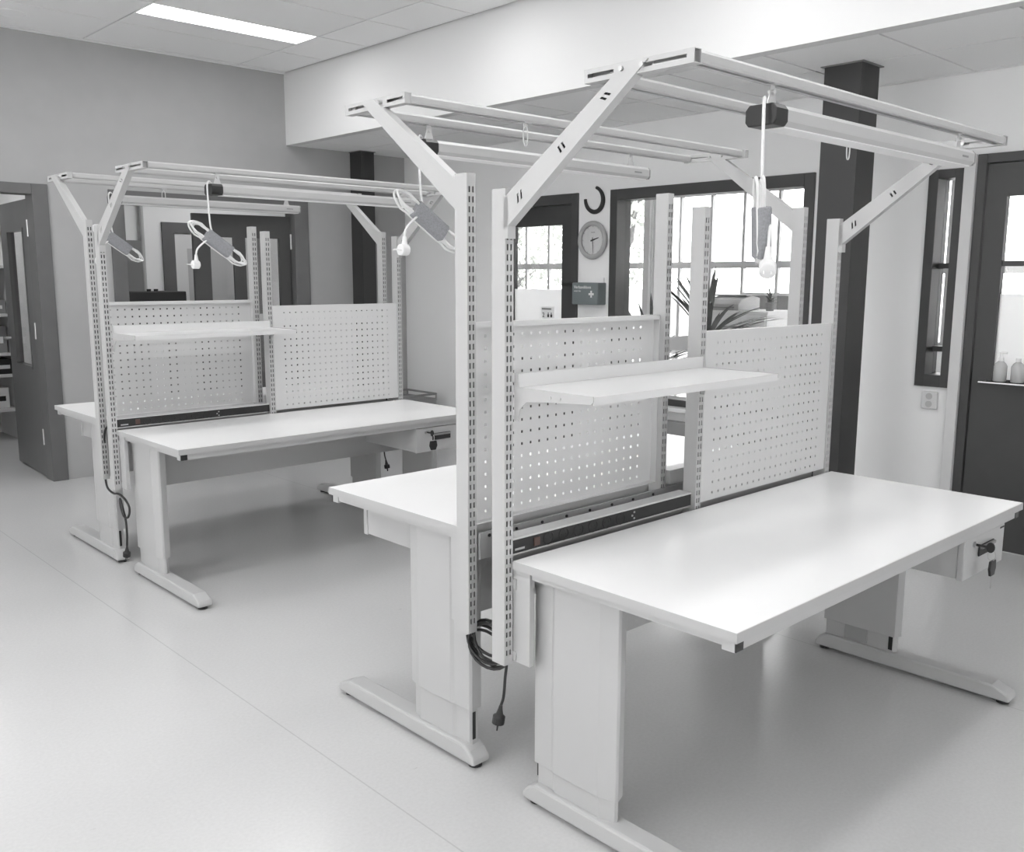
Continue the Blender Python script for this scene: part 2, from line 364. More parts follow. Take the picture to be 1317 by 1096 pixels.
for x in (0.05, 0.24, 0.30): put('knob', MB().cyl((x, 0.06, 0.39), (x, 0.06, 0.42), 0.018, 10), 'black', t)
for x in (0.04, 0.50): put('rubber_foot', MB().cyl((x, 0.19, 0), (x, 0.19, 0.02), 0.02, 10), 'black', t)
# storeroom contents
t = thing('storage_rack', 'metal shelving rack full of parts in the storeroom', 'rack', (-0.1, 8.35, 0))
for x in (0, 0.96):
    for y in (0, 0.42): put('upright', MB().box(x, x+0.03, y, y+0.03, 0, 2.0), 'grey_light', t)
shelves = (0.30, 0.62, 0.82, 1.18, 1.62, 1.96)
for z in shelves: put('shelf', MB().box(0, 0.99, 0, 0.45, z-0.025, z), 'trim_white', t)
ORD = ('lowest', 'second', 'third', 'fourth', 'fifth')
for q, z in enumerate(shelves[:-1]):
    kinds = [('black_matte', 'black'), ('grey_mid', 'mid grey'), ('card', 'white'), ('grey_light', 'light grey')]; random.shuffle(kinds)
    for k, (mname, lab) in enumerate(kinds):
        wd = random.uniform(0.13, 0.20); hh = random.uniform(0.12, 0.28)
        if z == 0.62: hh = min(hh, 0.14)
        o = thing('parts_bin', f'{lab} parts bin on the {ORD[q]} shelf of the storeroom rack', 'bin', (-0.06+0.228*k, 8.37+random.uniform(0,0.1), z), 0, 'bins on the storeroom rack')
        put('body', MB().box(0, wd, 0, 0.26, 0, hh), mname, o); put('front_label', MB().box(0.015, wd-0.03, -0.003, 0, hh*0.35, hh*0.6), 'black' if lab == 'white' else 'card', o)
t = thing('work_stool', 'dark stool under the storeroom rack', 'stool', (0.20, 7.95, 0))
put('seat', MB().cyl((0,0,0.44), (0,0,0.48), 0.16, 20), 'black_matte', t)
for k in range(4): put('leg', MB().tube([(0.10*math.cos(k*PI/2+.7), 0.10*math.sin(k*PI/2+.7), 0.44), (0.17*math.cos(k*PI/2+.7), 0.17*math.sin(k*PI/2+.7), 0)], 0.012), 'grey_mid', t)
t = thing('white_cabinet', 'white wall cupboard with paper in the storeroom, opposite the open door', 'cabinet', (-1.55, 8.45, 0))
put('body', MB().box(0, 0.8, 0, 0.45, 0, 1.9), 'trim_white', t); put('door', MB().box(0.01, 0.395, -0.02, 0, 0.05, 1.88), 'trim_white', t); put('door', MB().box(0.405, 0.79, -0.02, 0, 0.05, 1.88), 'trim_white', t)

# ---- openings in the white wall
def frame_y(name, y0, y1, z0, z1, j, head, sill, material, parent, x0=XW, x1=XT, proud=0.018):
    mb = MB().box(x0-proud, x1+proud, y0, y0+j, z0, z1).box(x0-proud, x1+proud, y1-j, y1, z0, z1).box(x0-proud, x1+proud, y0+j, y1-j, z1-head, z1)
    if sill: mb.box(x0-proud, x1+proud, y0+j, y1-j, z0, z0+sill)
    return put(name, mb, material, parent, bevel=0.003)
d3 = sempty('door_3')
frame_y('door_frame', 3.968, 4.93, 0, 2.178, 0.06, 0.08, 0, 'door_dark', d3)
leaf = MB().plate([4.03,4.175,4.74,4.868], [0.01,0.85,1.943,2.095], lambda i,j: i==1 and j==1, lambda u,v,w_: (XW+0.03+w_, u, v), 0.045)
lf = put('door_leaf', leaf, 'door_dark', d3)
put('pane', MB().box(XW+0.048, XW+0.054, 4.175, 4.74, 0.85, 1.943), 'glass', lf)
put('privacy_film', MB().box(XW+0.042, XW+0.046, 4.175, 4.74, 0.85, 1.428), 'frosted', lf)
put('notice_sheet', MB().box(XW+0.0405, XW+0.0415, 4.27, 4.42, 1.14, 1.29), 'card', lf)
text('notice_number', '2', 0.055, 'black', lf, (XW+0.0400, 4.405, 1.20), (PI/2, 0, -PI/2))
for y in (4.335, 4.30): put('pictogram', MB().box(XW+0.0396, XW+0.0404, y-0.010, y+0.010, 1.20, 1.225).box(XW+0.0396, XW+0.0404, y-0.005, y+0.005, 1.228, 1.238), 'black', lf)
put('notice_heading', MB().box(XW+0.0396, XW+0.0404, 4.30, 4.41, 1.262, 1.274), 'grey_mid', lf)
put('lever_handle', MB().tube([(XW+0.03,4.09,1.47),(XW-0.04,4.09,1.47),(XW-0.045,3.96,1.475)], 0.014), 'black', lf)
w1 = sempty('window_1')
frame_y('window_frame', 1.957, 3.634, 0.60, 2.180, 0.07, 0.08, 0.05, 'door_dark', w1)
put('pane', MB().box(XW+0.08, XW+0.086, 2.027, 3.564, 0.65, 2.10), 'glass', w1)
put('window_sill', MB().box(XW-0.10, XW-0.018, 1.93, 3.66, 0.57, 0.60), 'trim_white', w1, bevel=0.004)
w2 = sempty('window_2')
frame_y('window_frame', 1.045, 1.247, 0.905, 2.135, 0.055, 0.05, 0.07, 'door_dark', w2)
put('pane', MB().box(XW+0.09, XW+0.096, 1.10, 1.192, 0.975, 2.085), 'glass', w2)
for z in (1.12, 1.60): put('glazing_bar', MB().box(XW+0.07, XW+0.12, 1.10, 1.192, z-0.015, z+0.015), 'door_dark', w2)
struct(put('trim_2', MB().box(XW-0.045, XW, 0.985, 1.045, 0, 2.20), 'trim_white', bevel=0.003))
d4 = sempty('door_4')
frame_y('door_frame', -0.02, 0.985, 0, 2.20, 0.05, 0.05, 0, 'door_dark', d4)
leaf = MB().plate([0.035,0.17,0.825,0.93], [0.012,0.975,1.97,2.145], lambda i,j: i==1 and j==1, lambda u,v,w_: (XW+0.0+w_, u, v), 0.045)
lf = put('door_leaf', leaf, 'door_dark', d4)
put('pane', MB().box(XW+0.03, XW+0.036, 0.17, 0.825, 0.975, 1.97), 'glass', lf)
put('privacy_film', MB().box(XW+0.022, XW+0.026, 0.17, 0.825, 0.975, 1.445), 'frosted', lf)
put('glazing_bar', MB().box(XW+0.01, XW+0.04, 0.17, 0.825, 1.595, 1.625), 'door_dark', lf)
put('lever_handle', MB().tube([(XW,0.11,1.02),(XW-0.05,0.11,1.02),(XW-0.055,0.24,1.02)], 0.010), 'steel', lf)

# items on the white wall
t = thing('wall_clock', 'round grey-rimmed wall clock showing half past two', 'clock', (XW, 3.803, 1.812))
def disc(x0, x1, r, n=48): return MB().cyl((x0,0,0), (x1,0,0), r, n)
rim = MB(); rim.tube([(-0.022, 0.128*math.cos(a), 0.128*math.sin(a)) for a in [2*PI*k/48 for k in range(49)]], 0.019, 10, False)
put('rim', rim, 'clock_rim', t, smooth=True); put('dial', disc(-0.016, 0, 0.126), 'card', t)
def hand(ang, L, wd):   # clockwise from twelve as seen from the room; +y is to the viewer's left
    s, c = math.sin(ang), math.cos(ang)
    q = [(-wd,-0.02),(wd,-0.02),(wd*0.5,L),(-wd*0.5,L)]
    return MB().prism([(-(a*c+b*s), (-a*s+b*c)) for a, b in q], 'x', -0.022, -0.019)
put('hour_hand', hand(math.radians(74), 0.062, 0.006), 'black', t); put('minute_hand', hand(math.radians(176), 0.098, 0.0035), 'grey_mid', t)
put('centre_pin', disc(-0.025, -0.018, 0.006, 12), 'black', t)
for k in range(12):
    a = k*PI/6; put('hour_mark', MB().box(-0.0175, -0.0158, -0.003, 0.003, 0.100, 0.117), 'grey_light', t, rot=(a,0,0))
put('dial_print', MB().box(-0.0172, -0.0160, -0.020, 0.020, 0.056, 0.062), 'grey_light', t)
put('cover_glass', disc(-0.030, -0.028, 0.116), 'glass', t)
hs = thing('horseshoe', 'dark iron horseshoe hung tilted on the white wall above the clock', 'horseshoe', (XW, 3.800, 2.118))
pts = []
for k in range(25):
    a = math.radians(-128 + 256*k/24); pts.append((-0.012, -0.088*math.sin(a), -0.096*math.cos(a)))
put('shoe', MB().tube(pts, [0.012+0.006*math.sin(PI*k/24) for k in range(25)], 8), 'black_matte', hs, smooth=True, rot=(math.radians(-36),0,0))
t = thing('first_aid_box', 'grey-green first aid box with white cross under the wall clock', 'first aid box', (XW, 3.785, 1.40))
put('case', MB().box(-0.10, 0, -0.115, 0.155, -0.082, 0.088), 'aid_green', t, bevel=0.008)
put('cross', MB().box(-0.1012, -0.0995, -0.075, -0.023, -0.008, 0.008).box(-0.1012, -0.0995, -0.057, -0.041, -0.026, 0.026), 'card', t)
text('lettering', 'Verbanddoos', 0.033, 'card', t, (-0.1004, 0.132, 0.042), (PI/2, 0, -PI/2)); text('small_lettering', 'eerste hulp', 0.016, 'card', t, (-0.1004, 0.132, 0.018), (PI/2, 0, -PI/2))
put('wall_plate', MB().box(-0.02, 0, -0.10, 0.10, 0.088, 0.125), 'wall_white', t)
t = thing('wall_socket', 'white double wall socket below the narrow window', 'socket', (XW, 1.152, 0.825))
put('plate', MB().box(-0.022, 0, -0.047, 0.047, -0.052, 0.052), 'trim_white', t, bevel=0.008)
for z in (-0.022, 0.024):
    put('socket_well', MB().cyl((-0.0235,0,z), (-0.020,0,z), 0.019, 18), 'grey_light', t)
t = thing('door_shelf', 'thin clear shelf fixed across the dark glazed door', 'shelf', (XW, 0.62, 0.965))
put('board', MB().box(-0.11, -0.001, -0.36, 0.235, -0.006, 0.006), 'glass', t); put('rail', MB().tube([(-0.002,-0.36,0.0),(-0.11,-0.36,0.0),(-0.11,0.235,0.0),(-0.002,0.235,0.0)], 0.005, 6), 'steel', t)
for y, lab, nm in ((0.765, 'clear pump soap bottle at the end of the door shelf', 1), (0.675, 'pale capped bottle beside the pump bottle on the door shelf', 0)):
    t = thing('soap_bottle', lab, 'bottle', (XW-0.055, y, 0.971))
    put('body', MB().tube([(0,0,0),(0,0,0.004),(0,0,0.085),(0,0,0.10),(0,0,0.112)], [0.030,0.034,0.034,0.026,0.012], 18), 'soap', t, smooth=True)
    put('cap', MB().cyl((0,0,0.112), (0,0,0.132), 0.013, 12), 'card', t)
    if nm: put('pump', MB().tube([(0,0,0.132),(0,0,0.155),(0,0.012,0.160),(0,-0.03,0.158)], 0.006, 8), 'card', t)
t = thing('radiator', 'grey panel radiator under the wide interior window', 'radiator', (XW, 2.8, 0))
put('panel', MB().box(-0.10, -0.03, -0.75, 0.75, 0.12, 0.50), 'grey_mid', t, bevel=0.008)
for y in (-0.6, 0.6): put('bracket', MB().box(-0.03, -0.002, y-0.02, y+0.02, 0.15, 0.45), 'grey_mid', t); put('foot', MB().box(-0.08, -0.05, y-0.02, y+0.02, 0, 0.12), 'grey_mid', t)
t = thing('low_bin', 'low grey metal bin with wire rim in the corner by the grey wall', 'bin', (3.38, 5.78, 0))
put('body', MB().box(-0.22, 0.22, -0.19, 0.25, 0, 0.42), 'grey_mid', t); put('rim', MB().tube([(-0.22,-0.19,0.46),(0.22,-0.19,0.46),(0.22,0.25,0.46),(-0.22,0.25,0.46),(-0.22,-0.19,0.46)], 0.010, 8), 'grey_mid', t)
for a, b in ((-0.22,-0.19),(0.22,-0.19),(0.22,0.25),(-0.22,0.25)): put('post', MB().cyl((a,b,0.40),(a,b,0.46),0.008,8), 'grey_mid', t)

# ---- glazed passage behind the white wall
XE = 6.2
struct(put('ceiling_passage', MB().box(XT, XE+0.2, -0.4, 9.0, 2.62, 2.67), 'tile'))
wall_openings('wall_passage', 'y', -0.4, 9.0, 2.64, XE, XE+0.15, [(0.1, 2.9, 0.95, 2.40), (3.36, 7.85, 0.15, 2.40)], 'wall_white')
struct(put('wall_passage_near', MB().box(XT, XE, -0.5, -0.4, 0, 2.64), 'wall_white'))
struct(put('wall_passage_end', MB().box(XT, XE, 8.9, 9.0, 0, 2.64), 'wall_white'))
def steel_window(name, y0, y1, ylines, zlo, zmid, zhi, low):
    w_ = sempty(name)
    put('window_frame', MB().box(XE-0.01, XE+0.06, y0, y0+0.05, zlo, zhi).box(XE-0.01, XE+0.06, y1-0.05, y1, zlo, zhi).box(XE-0.01, XE+0.06, y0, y1, zhi-0.06, zhi).box(XE-0.01, XE+0.06, y0, y1, zlo, zlo+0.05), 'steel_bar', w_)
    ys = [y0] + ylines + [y1]
    for y in ylines: put('mullion', MB().box(XE, XE+0.045, y-0.014, y+0.014, zlo+0.05, zhi-0.06), 'steel_bar', w_)
    put('transom', MB().box(XE-0.005, XE+0.05, y0+0.05, y1-0.05, zmid-0.032, zmid+0.032), 'steel_bar', w_)
    for a, b in zip(ys[:-1], ys[1:]):
        put('pane', MB().box(XE+0.015, XE+0.02, a+0.014, b-0.014, zmid+0.032, zhi-0.06), 'glass', w_)
        if b < 4.1 and low == 'panel':
            put('pane', MB().box(XE+0.015, XE+0.02, a+0.014, b-0.014, 1.38, zmid-0.032), 'glass', w_)
            put('infill_panel', MB().box(XE+0.01, XE+0.03, a+0.014, b-0.014, zlo+0.05, 1.36), 'grey_mid', w_)
            put('bar', MB().box(XE-0.03, XE+0.04, a+0.01, b-0.01, 1.36, 1.385), 'trim_white', w_)
        else: put('pane', MB().box(XE+0.015, XE+0.02, a+0.014, b-0.014, zlo+0.05, zmid-0.032), 'glass', w_)
        if a > 3.9 and low == 'panel': put('privacy_film', MB().box(XE+0.008, XE+0.012, a+0.014, b-0.014, zlo+0.05, 1.40), 'frosted', w_)
    return w_
win3 = steel_window('window_3', 3.36, 7.85, [3.678+0.379*k for k in range(11)], 0.15, 1.652, 2.40, 'panel')
steel_window('window_4', 0.1, 2.9, [0.5, 0.9, 1.3, 1.7, 2.1, 2.5], 0.95, 1.60, 2.40, 'plain')
put('door_knob', MB().tube([(XE,4.344,1.49),(XE-0.03,4.344,1.49),(XE-0.045,4.344,1.49),(XE-0.06,4.344,1.49)], [0.012,0.012,0.03,0.02], 14), 'black', win3, smooth=True)
tag(put('curtain', MB().prism([(XE-0.16+0.025*math.sin(k*1.9), 4.88+k*0.012) for k in range(24)] + [(XE-0.15+0.025*math.sin(k*1.9), 4.88+k*0.012) for k in range(23,-1,-1)], 'z', 0.0, 2.62), 'card'), 'white curtain hanging by the tall passage windows', 'curtain')
t = thing('white_cabinet', 'white chest of drawers with printer on top in the glazed passage', 'cabinet', (4.80, 2.90, 0))
put('body', MB().box(0, 0.5, 0, 0.62, 0, 1.24), 'card', t); put('top', MB().box(-0.015, 0.51, -0.015, 0.635, 1.24, 1.262), 'card', t)
for k in range(4):
    d = put('drawer', MB().box(-0.02, 0, 0.01, 0.61, 0.06+0.295*k, 0.34+0.295*k), 'card', t); put('handle', MB().box(-0.035, -0.02, 0.22, 0.40, 0.24+0.295*k, 0.255+0.295*k), 'grey_mid', d)
t = thing('desk_printer', 'small grey printer on the white chest in the passage', 'printer', (5.0, 3.36, 1.262))
put('body', MB().prism([(-0.15,0),(0.17,0),(0.17,0.10),(0.05,0.12),(-0.10,0.09),(-0.15,0.05)], 'y', -0.16, 0.16), 'grey_light', t, bevel=0.006)
put('paper_tray', MB().box(-0.20, -0.151, -0.12, 0.14, 0.02, 0.03), 'grey_mid', t); put('lid', MB().box(-0.02, 0.16, -0.15, 0.17, 0.115, 0.125), 'grey_mid', t)
def blade(L, wd, bend, fold=0.25, n=6):
    mb = MB(); V = []; F = []
    for i in range(n+1):
        t_ = i/n; wv = wd*(0.45+1.1*t_)*(1-t_)**0.7 if t_ < 1 else 0.0005
        x = L*t_*math.cos(bend*t_*0.5); z = -L*t_*math.sin(bend*t_*0.5)
        V += [(x,-wv,z+wv*fold), (x,0,z), (x,wv,z+wv*fold)]
    for i in range(n):
        for k in range(2): F.append((3*i+k, 3*i+k+1, 3*i+k+4, 3*i+k+3))
    return mb.add(V, F)
def spiky(name, label, loc, nleaf, L, wd, bend, material, potr, poth, stem, elev=(20, 85)):
    t = thing(name, label, 'plant', loc)
    put('pot', MB().tube([(0,0,0),(0,0,poth*0.5),(0,0,poth)], [potr*0.75,potr*0.9,potr], 20), 'pot', t, smooth=False)
    put('stem', MB().tube([(0,0,poth-0.02),(0.01,0.01,poth+stem*0.5),(0,0,poth+stem)], 0.018, 8), 'bark', t)
    for k in range(nleaf):
        key = (name, k % 4)
        if key not in cache: cache[key] = blade(L*(0.75+0.12*(k%4)), wd, bend*(0.6+0.2*(k%4))).mesh('leaf')
        az = k*2.39996+random.uniform(-.2,.2); el = math.radians(elev[0]+(elev[1]-elev[0])*((k*0.618)%1))
        o = link('leaf', cache[key], material, t, (0,0,poth+stem-0.03*(k%3)))
        o.rotation_euler = (0, -el, az)
    return t
spiky('yucca_plant', 'dark spiky potted yucca behind the wide interior window', (4.22, 3.05, 0), 44, 0.58, 0.030, 0.4, 'leaf', 0.17, 0.34, 0.74)
spiky('yucca_plant', 'low dark spiky potted plant beside the taller yucca', (4.28, 3.62, 0), 26, 0.36, 0.026, 0.6, 'leaf', 0.16, 0.32, 0.52)
spiky('palm_plant', 'tall pale arching potted palm behind the wide interior window', (4.6, 4.42, 0), 30, 0.70, 0.022, 1.3, 'leaf_pale', 0.18, 0.36, 0.62, (35, 88))
spiky('desk_plant', 'tiny potted plant on the white chest beside the printer', (5.0, 3.0, 1.262), 14, 0.11, 0.012, 0.6, 'leaf', 0.04, 0.07, 0.03)
t = thing('side_table', 'long low bench of seedling trays in the glazed passage', 'table', (5.75, 5.3, 0))
put('table_top', MB().box(-0.25, 0.25, -0.9, 0.9, 0.80, 0.83), 'card', t)
for x in (-0.22, 0.19):
    for y in (-0.87, 0.84): put('leg', MB().box(x, x+0.03, y, y+0.03, 0, 0.80), 'grey_mid', t)
# garden outside
struct(put('ground', MB().box(6.45, 40, -20, 40, -0.06, -0.02), 'ground'))
def tree(label, x, y, h, r, n, name='garden_tree'):
    t = thing(name, label, 'tree', (x, y, -0.02))
    tp = []
    for k in range(7): tp.append((0.10*math.sin(k*1.3), 0.10*math.cos(k*1.7), h*0.75*k/6))
    put('trunk', MB().tube(tp, [0.09-0.010*k for k in range(7)], 8), 'bark', t)
    for k in range(7):
        a = k*0.9; z = h*(0.35+0.07*k)
        put('branch', MB().tube([(0,0,z),(0.5*r*math.cos(a),0.5*r*math.sin(a),z+0.35),(0.9*r*math.cos(a),0.9*r*math.sin(a),z+0.5)], [0.03,0.02,0.008], 6), 'bark', t)
    mb = MB(); V = []; F = []
    for _ in range(n):
        while True:
            p = Vector((random.uniform(-1,1), random.uniform(-1,1), random.uniform(-1,1)))
            if 0.3 < p.length < 1: break
        c = Vector((p.x*r, p.y*r, h*0.58+p.z*h*0.40)); q = Vector((random.gauss(0,1),random.gauss(0,1),random.gauss(0,1))).normalized(); s_ = q.orthogonal().normalized(); b = q.cross(s_)
        L = random.uniform(0.05,0.10); i = len(V); V += [c-s_*L, c-b*L*0.45, c+s_*L, c+b*L*0.45]; F.append((i,i+1,i+2,i+3))
    f = put('foliage', mb.add(V, F), 'leaf_out', t); f['kind'] = 'stuff'
tree('bright leafy garden tree seen through the glazed dark door', 10.5, 11.7, 4.2, 1.4, 3200)
tree('bright leafy garden tree seen past the left jamb of the wide window', 9.6, 8.35, 3.4, 0.6, 700)
tree('low garden shrub outside the tall passage windows', 7.6, 9.6, 1.2, 0.6, 700, 'garden_shrub')

# ------------------------------------------------------------------ workbenches
W, D = 1.6805, 0.732
PX = (-0.025, 0.866, 1.76)            # left faces of the three posts
PWX, PY0, PY1 = 0.0315, 0.738, 0.790
ZB, ZT_ = -0.307, 1.012               # post ends relative to the table top
def post_mesh():
    us = [0, 0.0065, 0.0120, 0.0195, 0.0250, PWX]; n = 47; pit_ = 0.0270; vs_ = [ZB]
    z = ZB + 0.028
    for k in range(n): vs_ += [z, z+0.0165]; z += pit_
    vs_.append(ZT_)
    hole = lambda i, j: i in (1, 3) and j % 2 == 1
    mb = MB()
    mb.plate(us, vs_, hole, lambda u,v,w_: (u, PY0+w_, v), 0.002)
    mb.plate(us, vs_, hole, lambda u,v,w_: (PWX-u, PY1-w_, v), 0.002)
    mb.box(0, 0.002, PY0+0.002, PY1-0.002, ZB, ZT_).box(PWX-0.002, PWX, PY0+0.002, PY1-0.002, ZB, ZT_)
    mb.box(0.0, PWX, PY0, PY1, ZT_, ZT_+0.003)
    return mb
PITCH = 0.0375
def panel_mesh():
    x0, x1, z0, z1 = PX[1]+PWX+0.001, PX[2]-0.001, 0.015, 0.606
    def lines(a, b, n, s=0.0082):
        first = (a+b)/2 - PITCH*(n-1)/2 - (0.008 if n == 15 else 0); L = [a]
        for k in range(n): L += [first+PITCH*k-s/2, first+PITCH*k+s/2]
        return L + [b]
    us = lines(x0, x1, 20); vs_ = lines(z0, z1, 15)
    mb = MB().plate(us, vs_, lambda i, j: i % 2 == 1 and j % 2 == 1, lambda u,v,w_: (u, 0.744+w_, v), 0.0015)
    mb.box(x0, x1, 0.7455, 0.770, z1-0.002, z1).box(x0, x1, 0.7455, 0.770, z0, z0+0.002)
    mb.box(x0, x0+0.002, 0.7455, 0.770, z0+0.002, z1-0.002).box(x1-0.002, x1, 0.7455, 0.770, z0+0.002, z1-0.002)
    mb.box(x0, x1, 0.768, 0.770, z1-0.016, z1-0.002)
    return mb
def arm_mesh(x0, x1, flip):
    P00, P01, P11, P10 = (0.738,0.905), (0.738,0.990), (0.338,1.263), (0.270,1.263)
    def q(u, v):
        a = [P00[k]*(1-u)*(1-v)+P10[k]*u*(1-v)+P11[k]*u*v+P01[k]*(1-u)*v for k in (0,1)]; return a
    us = [0]
    for c in (0.14, 0.48, 0.80): us += [c-0.020, c-0.008, c+0.002, c+0.014]
    us += [1]; vs_ = [0, 0.34, 0.66, 1]
    hole = lambda i, j: j == 1 and i in (1, 3, 5, 7, 9, 11)
    us2 = [0]
    for c in (0.14, 0.48, 0.80): us2 += [c-0.024, c-0.011, c+0.004, c+0.017]
    us2 += [1]
    mb = MB()
    mb.plate(us2, vs_, hole, lambda u,v,w_: (x0+w_, *q(u,v)), 0.002)
    mb.plate([0,1], [0,1], lambda i,j: False, lambda u,v,w_: (x1-0.002+w_, *q(u,v)), 0.002)
    mb.plate([0,1], [0,1], lambda i,j: False, lambda u,v,w_: (x0+0.002+u*(x1-x0-0.004), *q(v,0.0+w_)), 0.03)
    mb.plate([0,1], [0,1], lambda i,j: False, lambda u,v,w_: (x0+0.002+u*(x1-x0-0.004), *q(v,1.0-w_)), 0.03)
    mb.box(x0, x1, 0.722, 0.7379, 0.885, 0.992)        # foot plate against the post
    return mb
def beam_mesh(x0, x1):
    y0, y1, z0, z1 = 0.148, 0.462, 1.236, 1.267
    us = [y0, 0.168, 0.285, 0.372, 0.452, y1]; vs_ = [z0, z0+0.011, z0+0.020, z1]
    mb = MB().plate(us, vs_, lambda i, j: i in (1, 3) and j == 1, lambda u,v,w_: (x0+w_, u, v), 0.002)
    mb.plate(us, vs_, lambda i, j: i in (1, 3) and j == 1, lambda u,v,w_: (x1-0.002+w_, u, v), 0.002)
    mb.box(x0+0.002, x1-0.002, y0, y1, z1-0.002, z1).box(x0+0.002, x1-0.002, y0, y1, z0, z0+0.002)
    mb.box(x0+0.002, x1-0.002, y0+0.018, y0+0.020, z0+0.002, z1-0.002).box(x0+0.002, x1-0.002, y1-0.004, y1-0.002, z0+0.002, z1-0.002)
    return mb
def rail_mesh(y):
    p = [(y-0.017,1.240),(y-0.006,1.240),(y-0.006,1.250),(y+0.006,1.250),(y+0.006,1.240),(y+0.017,1.240),(y+0.019,1.246),(y+0.019,1.260),(y+0.013,1.267),(y-0.013,1.267),(y-0.019,1.260),(y-0.019,1.246)]
    return MB().prism(p, 'x', 0.0005, 1.765)
def shelf_mesh():
    mb = MB().box(0.014, 0.876, 0.452, 0.734, 0.475, 0.487).box(0.014, 0.876, 0.450, 0.4535, 0.466, 0.487).box(0.014, 0.876, 0.732, 0.7355, 0.475, 0.524)
    return mb
def bracket_mesh(x0):
    p = [(0.7375,0.528),(0.7375,0.396),(0.724,0.396),(0.716,0.430),(0.690,0.452),(0.62,0.458),(0.458,0.468),(0.450,0.476),(0.450,0.489),(0.722,0.489),(0.726,0.528)]
    return MB().prism(p, 'x', x0, x0+0.003)
def leg_profile(x0, out, inset=0.0, th=0.055):
    """plan outline (x,y); out = -1 if the shaped face looks to -x"""
    y0, y1 = 0.388+inset, 0.700-inset; d = inset
    pts = [(th-d, y0+0.012), (th-d, y1-0.002), (0.016+d, y1), (0.008+d, y1-0.006), (0.006+d, 0.625), (0+d, 0.612), (0+d, 0.445), (0.014+d, y0+0.004), (0.022+d, y0)]
    if out < 0: return [(x0+a, b) for a, b in pts]
    return [(x0+th-a, b) for a, b in pts]
def foot_mesh():
    p = [(-0.030,0.014),(-0.034,0.030),(-0.026,0.044),(0.030,0.068),(0.680,0.072),(0.708,0.058),(0.730,0.034),(0.730,0.014)]
    return MB().prism(p, 'x', -0.036, 0.036)
def strip_mesh(): return MB().box(0.010, 0.864, 0.757, 0.805, 0.006, 0.056).box(0.010, 0.864, 0.7525, 0.757, 0.050, 0.056).box(0.010, 0.864, 0.7525, 0.757, 0.006, 0.010)
def plug_mb(p, d, L=1.0):
    """mains plug hanging at p with the cable leaving along -d"""
    p = Vector(p); d = Vector(d).normalized(); s = d.orthogonal().normalized(); mb = MB()
    mb.tube([p, p+d*0.012*L, p+d*0.028*L, p+d*0.034*L, p+d*0.056*L], [0.005*L, 0.007*L, 0.011*L, 0.0185*L, 0.0185*L], 14)
    for k in (-1, 1): mb.cyl(p+d*0.056*L+s*0.0095*L*k, p+d*0.075*L+s*0.0095*L*k, 0.0025*L, 6)
    return mb
